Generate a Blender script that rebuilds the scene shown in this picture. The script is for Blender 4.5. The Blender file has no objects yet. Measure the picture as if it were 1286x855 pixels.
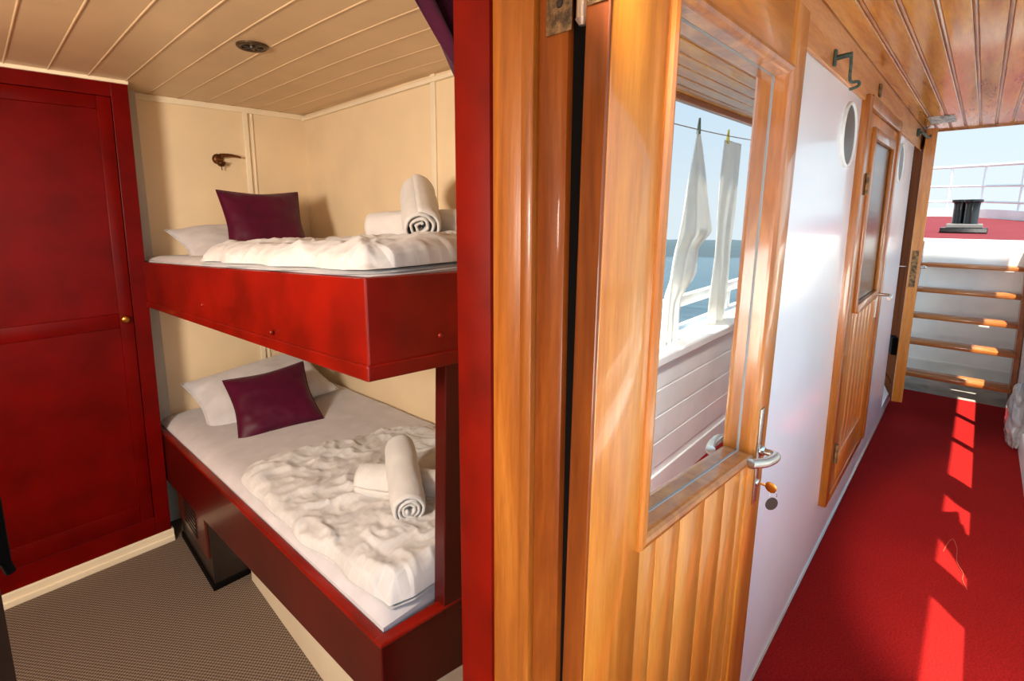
import bpy, bmesh, math, random
from mathutils import Vector, Matrix, noise
random.seed(4)
S = bpy.context.scene
COL = S.collection
PI = math.pi

# ------------------------------------------------------------------ helpers
class MB:
    """collects shapes into one mesh"""
    def __init__(s): s.bm = bmesh.new()
    def box(s, a, b, bev=0.0, seg=2, M=None):
        x0, y0, z0 = [min(p, q) for p, q in zip(a, b)]
        x1, y1, z1 = [max(p, q) for p, q in zip(a, b)]
        c = [(x0,y0,z0),(x1,y0,z0),(x1,y1,z0),(x0,y1,z0),(x0,y0,z1),(x1,y0,z1),(x1,y1,z1),(x0,y1,z1)]
        return s.hexa(c, bev, seg, M)
    def hexa(s, c, bev=0.0, seg=2, M=None):
        t = bmesh.new()
        v = [t.verts.new(M @ Vector(p) if M else p) for p in c]
        for f in ((3,2,1,0),(4,5,6,7),(0,1,5,4),(1,2,6,5),(2,3,7,6),(3,0,4,7)): t.faces.new([v[i] for i in f])
        if bev > 0: bmesh.ops.bevel(t, geom=t.edges[:], offset=bev, segments=seg, profile=0.5, affect='EDGES')
        s.add(t); return s
    def add(s, t):
        me = bpy.data.meshes.new('t'); t.to_mesh(me); t.free(); s.bm.from_mesh(me); bpy.data.meshes.remove(me)
    def tube(s, pts, r, n=12, caps=True, flat=1.0):
        pts = [Vector(p) for p in pts]; rs = r if isinstance(r, (list, tuple)) else [r]*len(pts)
        t = bmesh.new(); rings = []; up = None
        for i, p in enumerate(pts):
            d = (pts[min(i+1, len(pts)-1)] - pts[max(i-1, 0)]).normalized()
            if up is None: up = d.orthogonal().normalized()
            up = (up - d*up.dot(d)).normalized(); w = d.cross(up)
            rings.append([t.verts.new(p + (up*math.cos(k*2*PI/n)*flat + w*math.sin(k*2*PI/n))*rs[i]) for k in range(n)])
        for a, b in zip(rings, rings[1:]):
            for k in range(n): t.faces.new((a[k], a[(k+1)%n], b[(k+1)%n], b[k]))
        if caps:
            t.faces.new(rings[0][::-1]); t.faces.new(rings[-1])
        s.add(t); return s
    def lathe(s, prof, M=None, n=40):
        t = bmesh.new(); rings = []
        for r, z in prof:
            rings.append([t.verts.new((r*math.cos(k*2*PI/n), r*math.sin(k*2*PI/n), z)) for k in range(n)] if r > 1e-5 else [t.verts.new((0,0,z))])
        for a, b in zip(rings, rings[1:]):
            for k in range(n):
                if len(a) == 1 and len(b) > 1: t.faces.new((a[0], b[(k+1)%n], b[k]))
                elif len(b) == 1 and len(a) > 1: t.faces.new((a[k], a[(k+1)%n], b[0]))
                elif len(a) > 1: t.faces.new((a[k], a[(k+1)%n], b[(k+1)%n], b[k]))
        if M is not None: bmesh.ops.transform(t, matrix=M, verts=t.verts)
        s.add(t); return s
    def grid(s, fn, nu, nv, thick=0.0):
        t = bmesh.new()
        V = [[t.verts.new(fn(i/nu, j/nv)) for j in range(nv+1)] for i in range(nu+1)]
        for i in range(nu):
            for j in range(nv): t.faces.new((V[i][j], V[i+1][j], V[i+1][j+1], V[i][j+1]))
        if thick:
            bmesh.ops.recalc_face_normals(t, faces=t.faces)
            bmesh.ops.solidify(t, geom=t.faces[:], thickness=thick)
        s.add(t); return s
    def prism(s, poly, axis, a, b, bev=0):
        t = bmesh.new()
        def P(u, v, w): return {'X':(w,u,v),'Y':(u,w,v),'Z':(u,v,w)}[axis]
        A = [t.verts.new(P(u,v,a)) for u,v in poly]; B = [t.verts.new(P(u,v,b)) for u,v in poly]
        n = len(poly); t.faces.new(A); t.faces.new(B[::-1])
        for k in range(n): t.faces.new((A[k], B[k], B[(k+1)%n], A[(k+1)%n]))
        if bev: bmesh.ops.bevel(t, geom=t.edges[:], offset=bev, segments=2, profile=.5, affect='EDGES')
        s.add(t); return s
    def build(s, name, m, parent=None, smooth=False, loc=None):
        bm = s.bm
        bmesh.ops.recalc_face_normals(bm, faces=bm.faces)
        me = bpy.data.meshes.new(name)
        o = bpy.data.objects.new(name, me); COL.objects.link(o)
        if parent is not None:
            o.parent = parent; org = parent_world(parent)
        elif loc is not None:
            org = Matrix.Translation(loc); o.location = loc
        else: org = Matrix.Identity(4)
        bmesh.ops.transform(bm, matrix=org.inverted(), verts=bm.verts)
        bm.to_mesh(me); bm.free()
        me.materials.append(m)
        if smooth:
            for p in me.polygons: p.use_smooth = True
            if smooth != True: me.set_sharp_from_angle(angle=math.radians(smooth))
        return o
def parent_world(o):
    # every Empty is laid out unrotated; rotation is applied at the end
    M = Matrix.Translation(o.location)
    return parent_world(o.parent) @ M if o.parent else M
def tag(o, label=None, cat=None, group=None, kind=None):
    if label: o['label'] = label
    if cat: o['category'] = cat
    if group: o['group'] = group
    if kind: o['kind'] = kind
    return o
def thing(name, loc, label=None, cat=None, group=None, kind=None):
    o = bpy.data.objects.new(name, None); o.empty_display_size = .05; COL.objects.link(o); o.location = loc
    return tag(o, label, cat, group, kind)
def struct(o): return tag(o, kind='structure')
def copy_tree(o, parent=None):
    c = o.copy(); COL.objects.link(c)
    if parent: c.parent = parent
    for ch in list(o.children): copy_tree(ch, c)
    return c

# ------------------------------------------------------------------ materials
def lin(c):
    return tuple((x/255/12.92 if x/255 <= .04045 else ((x/255+.055)/1.055)**2.4) for x in c) + (1,)
def base(name, col, rough=.5, metal=0., coat=0., spec=.5, sheen=0.):
    m = bpy.data.materials.new(name); m.use_nodes = True
    b = m.node_tree.nodes['Principled BSDF']
    b.inputs['Base Color'].default_value = lin(col); b.inputs['Roughness'].default_value = rough
    b.inputs['Metallic'].default_value = metal; b.inputs['Coat Weight'].default_value = coat
    b.inputs['Coat Roughness'].default_value = .08; b.inputs['Specular IOR Level'].default_value = spec
    b.inputs['Sheen Weight'].default_value = sheen
    return m
def nodes(m): return m.node_tree.nodes, m.node_tree.links, m.node_tree.nodes['Principled BSDF']
def coords(m, scale, rot=(0,0,0)):
    N, L, b = nodes(m)
    tc = N.new('ShaderNodeTexCoord'); mp = N.new('ShaderNodeMapping')
    mp.inputs['Scale'].default_value = scale; mp.inputs['Rotation'].default_value = rot
    L.new(tc.outputs['Object'], mp.inputs['Vector']); return mp.outputs['Vector']
def noise_tex(m, vec, scale, detail=4, rough=.55, dist=0):
    N, L, b = nodes(m); n = N.new('ShaderNodeTexNoise')
    n.inputs['Scale'].default_value = scale; n.inputs['Detail'].default_value = detail
    n.inputs['Roughness'].default_value = rough; n.inputs['Distortion'].default_value = dist
    L.new(vec, n.inputs['Vector']); return n.outputs['Fac']
def ramp(m, fac, stops):
    N, L, b = nodes(m); r = N.new('ShaderNodeValToRGB'); e = r.color_ramp.elements
    while len(e) < len(stops): e.new(.5)
    for k, (p, c) in enumerate(stops): e[k].position = p; e[k].color = lin(c) if len(c) == 3 and max(c) > 1 else (c[0],)*3 + (1,)
    L.new(fac, r.inputs['Fac']); return r.outputs['Color']
def bump(m, h, strength, dist=.01):
    N, L, b = nodes(m); bp = N.new('ShaderNodeBump'); bp.inputs['Strength'].default_value = strength; bp.inputs['Distance'].default_value = dist
    L.new(h, bp.inputs['Height']); L.new(bp.outputs['Normal'], b.inputs['Normal']); return bp
def wood(name, dark, mid, light, along='Z', rough=.32, coat=.6, scale=1., bmp=.15):
    m = base(name, mid, rough, coat=coat)
    N, L, b = nodes(m)
    s = {'X':(1.2,14,14),'Y':(14,1.2,14),'Z':(14,14,1.2)}[along]
    v = coords(m, tuple(q*scale for q in s))
    n1 = noise_tex(m, v, 1.1, 5, .55, 1.0)
    c = ramp(m, n1, [(.28, dark), (.5, mid), (.75, light)])
    v2 = coords(m, tuple(q*scale*5 for q in s)); n2 = noise_tex(m, v2, 2.2, 3, .6)
    mx = N.new('ShaderNodeMix'); mx.data_type = 'RGBA'; mx.blend_type = 'MULTIPLY'; mx.inputs[0].default_value = .22
    c2 = ramp(m, n2, [(.35, (150,130,110)), (.6, (255,255,255))])
    L.new(c, mx.inputs[6]); L.new(c2, mx.inputs[7]); L.new(mx.outputs[2], b.inputs['Base Color'])
    bump(m, n2, bmp, .002); return m
def paint(name, col, rough, coat=0, wob=.12, sc=5., vary=.08):
    m = base(name, col, rough, coat=coat); N, L, b = nodes(m)
    v = coords(m, (1,1,1)); n = noise_tex(m, v, sc, 4, .5)
    d = tuple(int(x*(1-vary)) for x in col)
    L.new(ramp(m, n, [(.35, d), (.65, col)]), b.inputs['Base Color'])
    n2 = noise_tex(m, v, sc*5, 3, .5); bump(m, n2, wob, .003); return m
def fabric(name, col, wob=.3, sc=900, sheen=.2, vary=.05):
    m = base(name, col, .9, sheen=sheen, spec=.2); N, L, b = nodes(m)
    v = coords(m, (1,1,1)); n = noise_tex(m, v, sc, 2, .5); n3 = noise_tex(m, v, 12, 3, .5)
    d = tuple(int(x*(1-vary)) for x in col)
    L.new(ramp(m, n3, [(.35, d), (.65, col)]), b.inputs['Base Color'])
    bump(m, n, wob, .002); return m

M_gold   = wood('varnished_teak_gold', (186,102,30), (206,124,40), (222,146,60), 'Z')
M_goldx  = wood('varnished_teak_rail', (186,102,30), (206,124,40), (222,146,60), 'X')
M_jamb   = wood('varnished_jamb', (126,64,16), (152,84,24), (174,106,38), 'Z', .34, .3)
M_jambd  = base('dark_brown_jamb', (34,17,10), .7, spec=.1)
M_matte  = wood('worn_brown_boards', (70,32,8), (98,46,12), (124,64,20), 'Z', .9, .0); M_matte.node_tree.nodes['Principled BSDF'].inputs['Specular IOR Level'].default_value = .05
M_plank  = wood('varnished_teak_boards', (196,108,34), (214,132,46), (228,152,66), 'Z')
M_brown  = wood('varnished_teak_brown', (92,40,10), (126,60,16), (150,80,26), 'Z', .36, .2)
M_bead   = wood('teak_bead', (142,74,20), (178,102,32), (200,128,50), 'Z', .3, .5)
M_frieze = wood('oiled_frieze_board', (192,116,56), (220,146,80), (232,166,100), 'X', .5, .15)
M_ceilw  = wood('varnished_ceiling_boards', (182,102,22), (214,138,40), (232,168,70), 'X', .22, .35)
M_ceilb  = wood('ceiling_bead', (132,72,22), (176,106,44), (202,138,74), 'X', .35, .2)
M_tread  = wood('tread_wood', (140,74,26), (184,108,44), (206,136,66), 'Y', .4, .4)
M_string = wood('stringer_wood', (110,54,22), (150,82,36), (176,106,54), 'Z', .4, .4)
M_red    = paint('red_varnish', (134,18,5), .32, .12, .10, 5, .25)
M_redj   = paint('red_varnish_jamb', (112,14,3), .5, .0, .10, 5, .25)
M_redcab = paint('red_varnish_wardrobe', (102,4,2), .36, .0, .10, 6, .16)
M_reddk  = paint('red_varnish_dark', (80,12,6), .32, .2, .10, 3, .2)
M_white  = paint('white_gloss_paint', (240,240,244), .2, .35, .08, 2.5, .02)
M_whitem = paint('white_deck_paint', (236,236,232), .35, .1, .15, 4, .05)
M_cream  = paint('cream_wall_paint', (232,208,170), .5, 0, .08, 3, .04)
M_ceilc  = paint('cream_ceiling_paint', (214,182,140), .42, .1, .06, 3, .05)
M_creamt = paint('cream_trim_paint', (238,222,192), .4, .1, .06, 4, .04)
M_black  = base('black_gap', (10,6,4), .9, spec=.1)
M_iron   = paint('black_gloss_iron', (14,13,14), .25, .3, .3, 14, .3)
M_chrome = base('satin_steel', (196,194,188), .26, 1.0)
M_brassd = paint('tarnished_brass', (150,112,70), .45, 0, .6, 60, .5); M_brassd.node_tree.nodes['Principled BSDF'].inputs['Metallic'].default_value = .55
M_vent   = base('dark_brass_vent', (84,66,46), .4, .6)
M_pin    = base('hinge_pin_steel', (214,200,178), .3, .8)
M_bronze = paint('bronze_lamp', (110,62,24), .35, 0, .2, 20, .3); M_bronze.node_tree.nodes['Principled BSDF'].inputs['Metallic'].default_value = .6
M_verd   = paint('green_bronze', (70,92,78), .55, 0, .5, 60, .4)
M_pane   = base('mirror_film_glass', (236,240,242), .01, 1.0)
M_brassk = base('brass_key', (196,136,62), .3, 1.0)
M_tag    = base('dark_key_tag', (58,42,34), .45)
M_sheet  = fabric('grey_white_sheet', (198,192,194), .25)
M_pillow = fabric('pillow_cotton', (208,204,206), .3)
M_duvet  = fabric('duvet_cotton', (204,200,198), .3)
M_towel  = fabric('terry_towel', (214,209,204), 1.0, 420, .4)
M_linen  = fabric('drying_towel', (242,240,236), .7, 420, .3)
def add_translucency(m, col, f):
    N, L, b = nodes(m); out = [n for n in N if n.type == 'OUTPUT_MATERIAL'][0]
    t = N.new('ShaderNodeBsdfTranslucent'); t.inputs['Color'].default_value = lin(col)
    mx = N.new('ShaderNodeMixShader'); mx.inputs[0].default_value = f
    L.new(b.outputs[0], mx.inputs[1]); L.new(t.outputs[0], mx.inputs[2]); L.new(mx.outputs[0], out.inputs['Surface'])
add_translucency(M_linen, (250,248,240), .5)
M_maroon = fabric('maroon_satin', (76,4,36), .15, 600, .08, .1); M_maroon.node_tree.nodes['Principled BSDF'].inputs['Roughness'].default_value = .45
M_curt   = fabric('purple_curtain', (66,6,36), .3, 500, .2, .15)
M_plast  = base('clear_plastic', (226,222,220), .12, coat=.6); M_plast.node_tree.nodes['Principled BSDF'].inputs['Transmission Weight'].default_value = .55
M_dkglass= base('dark_porthole_glass', (70,62,54), .35)
M_wind   = base('brown_reflection_glass', (92,58,30), .22, spec=.4)  # brown colour stands in for what the pane reflects
M_rope   = base('line_cord', (170,160,140), .8)
M_pegg   = base('green_peg', (96,120,100), .5); M_pegy = base('yellow_peg', (226,210,96), .5)
M_bluegrey = base('hazy_land', (74,86,92), 1.0, spec=0)
for m_ in (M_red, M_redcab, M_reddk, M_redj, M_iron): m_.node_tree.nodes['Principled BSDF'].inputs['Specular IOR Level'].default_value = .3
M_redcab.node_tree.nodes['Principled BSDF'].inputs['Specular IOR Level'].default_value = .1
M_redj.node_tree.nodes['Principled BSDF'].inputs['Specular IOR Level'].default_value = .08
M_brown.node_tree.nodes['Principled BSDF'].inputs['Specular IOR Level'].default_value = .25
M_ceilw.node_tree.nodes['Principled BSDF'].inputs['Specular IOR Level'].default_value = .3
# duvet check weave
def add_checks(m):
    N, L, b = nodes(m); old = b.inputs['Normal'].links[0].from_node
    v = coords(m, (1,1,1)); sx = N.new('ShaderNodeSeparateXYZ'); L.new(v, sx.inputs[0]); outs = []
    for ax in (0, 1):
        w = N.new('ShaderNodeMath'); w.operation = 'MULTIPLY'; w.inputs[1].default_value = 2*PI/.034; L.new(sx.outputs[ax], w.inputs[0])
        s = N.new('ShaderNodeMath'); s.operation = 'SINE'; L.new(w.outputs[0], s.inputs[0])
        p = N.new('ShaderNodeMath'); p.operation = 'GREATER_THAN'; p.inputs[1].default_value = .75; L.new(s.outputs[0], p.inputs[0]); outs.append(p)
    a = N.new('ShaderNodeMath'); a.operation = 'MAXIMUM'; L.new(outs[0].outputs[0], a.inputs[0]); L.new(outs[1].outputs[0], a.inputs[1])
    src = b.inputs['Base Color'].links[0].from_socket
    mx = N.new('ShaderNodeMix'); mx.data_type = 'RGBA'; mx.blend_type = 'MULTIPLY'; mx.inputs[7].default_value = (.955, .95, .945, 1)
    iv = N.new('ShaderNodeMath'); iv.operation = 'SUBTRACT'; iv.inputs[0].default_value = 1; L.new(a.outputs[0], iv.inputs[1])
    L.new(iv.outputs[0], mx.inputs[0]); L.new(src, mx.inputs[6]); L.new(mx.outputs[2], b.inputs['Base Color'])
    bp = N.new('ShaderNodeBump'); bp.inputs['Strength'].default_value = .9; bp.inputs['Distance'].default_value = .002
    L.new(a.outputs[0], bp.inputs['Height']); L.new(old.outputs['Normal'], bp.inputs['Normal']); L.new(bp.outputs['Normal'], b.inputs['Normal'])
add_checks(M_duvet)
# red deck carpet
M_carp = base('red_deck_carpet', (140,10,28), .95, spec=.08)
def _carp(m, c0, c1, sc):
    N, L, b = nodes(m); v = coords(m, (1,1,1)); n = noise_tex(m, v, sc, 4, .7); n2 = noise_tex(m, v, 3, 3, .5)
    c = ramp(m, n, [(.32, c0), (.68, c1)])
    mx = N.new('ShaderNodeMix'); mx.data_type = 'RGBA'; mx.blend_type = 'MULTIPLY'; mx.inputs[0].default_value = .25
    L.new(c, mx.inputs[6]); L.new(ramp(m, n2, [(.3, (190,190,190)), (.7, (255,255,255))]), mx.inputs[7]); L.new(mx.outputs[2], b.inputs['Base Color'])
    bump(m, n, .8, .004)
_carp(M_carp, (106,11,14), (158,27,22), 160)
M_bowc = base('red_bow_carpet', (160,20,40), .95, spec=.15); _carp(M_bowc, (92,34,40), (112,46,52), 60)
# grey-brown woven cabin carpet
M_weave = base('woven_cabin_carpet', (120,104,94), .95, spec=.1)
def _weave(m):
    N, L, b = nodes(m); v = coords(m, (1,1,1), (0,0,math.radians(8)))
    ch = N.new('ShaderNodeTexChecker'); ch.inputs['Scale'].default_value = 130
    ch.inputs['Color1'].default_value = lin((146,128,112)); ch.inputs['Color2'].default_value = lin((92,76,65)); L.new(v, ch.inputs['Vector'])
    n = noise_tex(m, v, 220, 3, .6); mx = N.new('ShaderNodeMix'); mx.data_type = 'RGBA'; mx.blend_type = 'MULTIPLY'; mx.inputs[0].default_value = .5
    L.new(ch.outputs['Color'], mx.inputs[6]); L.new(ramp(m, n, [(.3, (130,130,130)), (.7, (255,255,255))]), mx.inputs[7]); L.new(mx.outputs[2], b.inputs['Base Color'])
    bump(m, ch.outputs['Fac'], .4, .003)
_weave(M_weave)
M_greyd = paint('grey_deck_paint', (168,160,150), .5, .1, .3, 6, .25)
M_sea = base('sea_water', (60,100,116), .22, spec=.35)
def _sea(m):
    v = coords(m, (.5,.16,1)); n = noise_tex(m, v, 1.4, 8, .68, .4)
    N, L, b = nodes(m); L.new(ramp(m, n, [(.35, (30,54,66)), (.65, (62,88,98))]), b.inputs['Base Color']); bump(m, n, .8, .5)
_sea(M_sea)
M_corr = base('corroded_plate', (150,145,140), .7)
def _corr(m):
    v = coords(m, (1,1,1)); n = noise_tex(m, v, 45, 4, .7); N, L, b = nodes(m)
    L.new(ramp(m, n, [(.42, (60,52,48)), (.52, (200,196,192)), (.7, (226,222,220))]), b.inputs['Base Color']); bump(m, n, .8, .004)
_corr(M_corr)
M_redlouv = paint('red_brown_grille', (92,36,22), .4, .2, .1, 6, .2)
M_darkm = paint('dark_heater_casing', (44,32,26), .4, .2, .2, 8, .3)

# ================================================================== SETTING
X0, X1 = -1.6, 5.75          # length of the deckhouse wall in view
XJ = .593                    # doorway edge where the open door hangs
CEIL = 2.20                  # deck ceiling height
# --- deckhouse wall (white gloss), pierced by the three doorways
w = MB(); T = .24
def wallbox(xa, xb, za, zb): w.box((xa, 0, za), (xb, T, zb))
wallbox(X0, -.055, 0, 2.30); wallbox(-.055, .64, 2.10, 2.30)
wallbox(.64, 2.62, 0, 2.30); wallbox(2.62, 3.62, 0, .24); wallbox(2.62, 3.62, 2.05, 2.30)
wallbox(3.62, 4.72, 0, 2.30); wallbox(4.72, 5.62, 0, .10); wallbox(4.72, 5.62, 2.16, 2.30); wallbox(5.62, X1, 0, 2.30)
struct(w.build('wall_left', M_white))
struct(MB().box((X0-.8, -.86, -.06), (5.72, .02, 0)).build('floor', M_carp))
struct(MB().box((5.72, -.86, -.06), (6.56, .3, -.004)).build('floor', M_greyd))
struct(MB().box((-1.25, .02, -.06), (1.45, 2.6, 0)).build('floor', M_weave))
# brass edge strip between carpet and wall
struct(MB().box((.66, -.006, 0), (4.95, 0, .012)).build('trim_1', M_chrome))
# --- deck ceiling boards
w = MB(); y = -.007; k = 0
while y > -.86:
    y2 = max(y - .0765, -.86)
    w.box((X0, y2+.006, CEIL), (5.2, y-.006, CEIL+.03), .003, 1); y = y2; k += 1
ce = struct(w.build('ceiling', M_ceilw))
w = MB(); y = -.007
for k in range(11):
    w.tube([(X0, y, CEIL+.008), (5.2, y, CEIL+.008)], .0065, 8); y -= .0765
w.box((X0, -.87, CEIL+.025), (5.2, 0, CEIL+.06))
tag(w.build('ceiling_bead', M_ceilb, ce), kind='structure')
struct(MB().box((X0, -.89, CEIL-.03), (5.2, -.855, CEIL+.09), .006).box((5.2, -.89, CEIL-.012), (5.23, 0, CEIL+.09), .005).build('trim_2', M_ceilb))
# frieze board along the top of the white wall
struct(MB().box((XJ, -.012, 2.052), (5.2, 0, CEIL), .002, 1).build('trim_3', M_frieze))
# unseen slab added above and ahead of the side deck roof, shading the ladder
struct(MB().box((4.9, -1.02, 3.0), (5.95, 1.2, 3.06)).build('ceiling', M_whitem))

# --- doorway jambs
j = thing('trim_4', (XJ, .26, 0), kind='structure')
def jp(name, m, y0, y1, dx, bev=.004, z1=2.1):
    tag(MB().box((XJ-dx, y0, 0), (.66, y1, z1), bev).build(name, m, j, smooth=40), kind='structure')
jp('rebate_post', M_brown, .03, .085, .0, .008); jp('stop_bead', M_jamb, .085, .111, .008, .006)
jp('casing', M_jamb, .111, .176, .0, .003); jp('cabin_facing', M_redj, .176, .262, .006, .004)
jp('rebate_back', M_black, .0, .03, -.012, .0)  # black colour stands in for the shade inside the hinge gap
j = thing('trim_5', (-.05, .26, 0), kind='structure')
tag(MB().box((-.08, .0, 0), (-.038, .262, 2.1), .004).build('jamb', M_jambd, j), kind='structure')
struct(MB().box((-.036, .0, 2.06), (XJ, .262, 2.1), .003).build('trim_6', M_gold))
struct(MB().box((-.036, .0, 0), (XJ, .24, .02), .004).build('trim_7', M_brown))

# --- cabin shell
YB, XW = 2.505, 1.39
struct(MB().box((-1.3, YB, 0), (1.5, YB+.05, 2.35)).build('wall_back', M_cream))
struct(MB().box((XW, .24, 0), (XW+.05, YB, 2.35)).build('wall_right', M_cream))
struct(MB().box((-1.3, .24, 0), (-1.25, YB, 2.35)).build('wall_front', M_cream))
w = MB()
w.box((.66, .24, 0), (XW, .262, 2.2)); w.box((-1.25, .24, 0), (-.08, .262, 2.2)); w.box((-.08, .24, 2.1), (.66, .262, 2.2))
struct(w.build('wall_inner', M_cream))
# cabin ceiling: boards running athwartships, slightly fanned
w = MB(); wb = MB(); pitch = .128; NY = 14
def camber(y): return 2.19 - .045*max(0, (1.6-y)/1.36)**2
ys = [.24 + (YB-.24)*k/NY for k in range(NY+1)]; sk = lambda y: .03 - .06*(y-.24)/(YB-.24)
for k in range(-12, 10):
    a = .245 + k*pitch; b = a + pitch
    for y0, y1 in zip(ys, ys[1:]):
        w.hexa([(a+sk(y0), y0, camber(y0)), (b+sk(y0), y0, camber(y0)), (b+sk(y1), y1, camber(y1)), (a+sk(y1), y1, camber(y1)),
                (a+sk(y0), y0, camber(y0)+.03), (b+sk(y0), y0, camber(y0)+.03), (b+sk(y1), y1, camber(y1)+.03), (a+sk(y1), y1, camber(y1)+.03)])
    wb.tube([(a+sk(y), y, camber(y)+.0015) for y in ys], .0042, 8)
cc = struct(w.build('ceiling', M_ceilc)); tag(wb.build('seam_bead', M_ceilc, cc, smooth=True), kind='structure')
# battens and cornices
w = MB(); w.box((1.035, YB-.012, 0), (1.062, YB, 2.19), .003).box((1.078, YB-.008, 0), (1.09, YB, 2.19), .003)
struct(w.build('trim_8', M_creamt))
struct(MB().box((XW-.010, 1.27, .2), (XW, 1.30, 2.19), .003).build('trim_9', M_creamt))
struct(MB().box((XW-.016, .262, 2.155), (XW, YB, 2.175), .004).build('trim_10', M_creamt))
struct(MB().box((.45, YB-.014, 2.16), (XW, YB, 2.19), .004).build('trim_11', M_creamt))
struct(MB().box((.47, YB-.05, 0), (.542, YB, 2.19), .003).build('trim_12', paint('grey_cream_strip', (190,178,158), .5)))  # narrow strip in a greyer cream than the wall

# ================================================================== WARDROBE
YC = 2.285
wd = thing('wardrobe', (-.35, YC, 0), 'tall red varnished built-in wardrobe at the left beside the bunks', 'wardrobe')
w = MB(); xr = lambda z: .458 + (z-.064)*.0128
def cabbox(xa, xb, za, zb, y0, y1, bev=.002):   # right edge follows the slight rake of the side
    f = lambda x, z: xr(z) + x
    w.hexa([(f(xa,za),y0,za),(f(xb,za),y0,za),(f(xb,za),y1,za),(f(xa,za),y1,za),(f(xa,zb),y0,zb),(f(xb,zb),y0,zb),(f(xb,zb),y1,zb),(f(xa,zb),y1,zb)], bev)
DW = .72                                     # door leaf width
cabbox(-.064, 0, .06, 2.178, YC, YC+.20); cabbox(-1.70, -.064-DW, .06, 2.178, YC, YC+.20)
cabbox(-.064-DW, -.064, 2.118, 2.178, YC, YC+.20); cabbox(-.064-DW, -.064, .06, .155, YC, YC+.20)
cabbox(-1.6, -.01, .06, 2.17, YC+.03, YC+.2)
w.build('carcass', M_redcab, wd)
w = MB()
L0, R0 = -.064-DW+.003, -.067
for (xa, xb, za, zb) in ((L0, L0+.052, .158, 2.115), (R0-.052, R0, .158, 2.115), (L0+.052, R0-.052, 2.06, 2.115), (L0+.052, R0-.052, .158, .245), (L0+.052, R0-.052, 1.11, 1.175)):
    cabbox(xa, xb, za, zb, YC-.004, YC+.02, .003)
dr = w.build('door', M_redcab, wd, smooth=40)
w = MB()
cabbox(L0+.05, R0-.05, 1.17, 2.065, YC+.004, YC+.015, .002); cabbox(L0+.05, R0-.05, .24, 1.115, YC+.004, YC+.015, .002)
tag(w.build('door_panel', M_redcab, dr))
MB().lathe([(0,0),(.011,0),(.010,.008),(.015,.014),(.017,.022),(.012,.028),(0,.029)], Matrix.Translation((.372, YC-.004, 1.15)) @ Matrix.Rotation(PI/2, 4, 'X'), 24).build('knob', M_brassk, dr, smooth=True)
w = MB(); w.box((-1.22, YC-.012, 2.176), (.487, YC+.2, 2.192), .003)
w.build('cornice', M_creamt, wd)
struct(MB().box((-1.25, YC-.01, 0), (.468, YC+.02, .062), .004).box((-1.25, YC-.018, 0), (.468, YC-.008, .03), .004).build('baseboard_back', M_creamt))

# ================================================================== BUNKS
def bz(z, y): return z + .045*(YC - y)              # the bunks rise a little towards the doorway
def bx(x, y):                                       # and the open side is slightly skewed
    wgt = max(0., min(1., (XW-x)/(XW-.47))); return x + wgt*.0286*(YC-y)
YF = .465
bk = thing('bunk_bed', (.93, 1.4, 0), 'red varnished two-tier bunk built along the cream wall', 'bunk bed')
def board(name, za0, zb0, za1, zb1, th=.025, m=M_red, x=.469, yend=YB-.004, off=0., bev=.004):
    # side board from the head (0) to the foot (1)
    w = MB(); xh = x - off; xf = x + .0286*(YC-YF) - off; xe = x - .0286*.22 - off
    k = (YC-yend)/(YC-YF); zA = za0+(za1-za0)*k; zB = zb0+(zb1-zb0)*k
    w.hexa([(xe,yend,zA),(xe+th,yend,zA),(xf+th,YF-off,za1),(xf,YF-off,za1),(xe,yend,zB),(xe+th,yend,zB),(xf+th,YF-off,zb1),(xf,YF-off,zb1)], bev)
    return w
def endboard(za, zb, za2, zb2, y2, off=0., th=.025, w=None, bev=.004):
    w = w or MB(); xf = .469 + .0286*(YC-YF) - off; xe = XW-.003; s = (y2-YF)/.24; kx = (xe-xf)
    ye = YF + s*kx*.6; zs = (za2-za)/.24*kx*.6; zs2 = (zb2-zb)/.24*kx*.6
    w.hexa([(xf,YF-off,za),(xe,ye-off,za+zs),(xe,ye+th,za+zs),(xf,YF+th,za),(xf,YF-off,zb),(xe,ye-off,zb+zs2),(xe,ye+th,zb+zs2),(xf,YF+th,zb)], bev)
    return w
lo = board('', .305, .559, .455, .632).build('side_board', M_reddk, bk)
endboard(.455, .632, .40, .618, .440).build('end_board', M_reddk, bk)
up = board('', 1.205, 1.398, 1.295, 1.487).build('side_board', M_red, bk)
endboard(1.295, 1.487, 1.285, 1.478, .425).build('end_board', M_red, bk)
w = board('', 1.190, 1.215, 1.270, 1.305, .03, off=.006); endboard(1.27, 1.305, 1.26, 1.295, .425, .006, .03, w)
w.build('bottom_moulding', M_red, bk)
w = board('', .556, .566, .629, .640, .028, off=.002); endboard(.629, .640, .615, .627, .440, .002, .028, w)
w.build('top_edge', M_red, bk)
# floor panel of each bunk and the cream plinth under the lower one
w = MB(); w.hexa([(.49,YB,1.23),(XW,YB,1.23),(XW,.47,1.32),(.54,.47,1.32),(.49,YB,1.25),(XW,YB,1.25),(XW,.47,1.34),(.54,.47,1.34)]); w.build('base_panel', M_cream, bk)
w = MB(); w.hexa([(.49,YB,.40),(XW,YB,.40),(XW,.47,.48),(.54,.47,.48),(.49,YB,.42),(XW,YB,.42),(XW,.47,.50),(.54,.47,.50)]); w.build('base_panel', M_cream, bk)
MB().box((.64, .50, 0), (.665, 1.72, .42)).box((.665, .50, 0), (XW, .525, .42)).build('plinth', M_creamt, bk)
w = MB(); w.hexa([(.70,YF-.012,.60),(.80,YF-.02,.60),(.80,YF+.02,.60),(.70,YF+.028,.60),(.722,YF-.012,1.29),(.82,YF-.02,1.29),(.82,YF+.02,1.29),(.722,YF+.028,1.29)], .003)
w.build('foot_post', M_reddk, bk)
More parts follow.
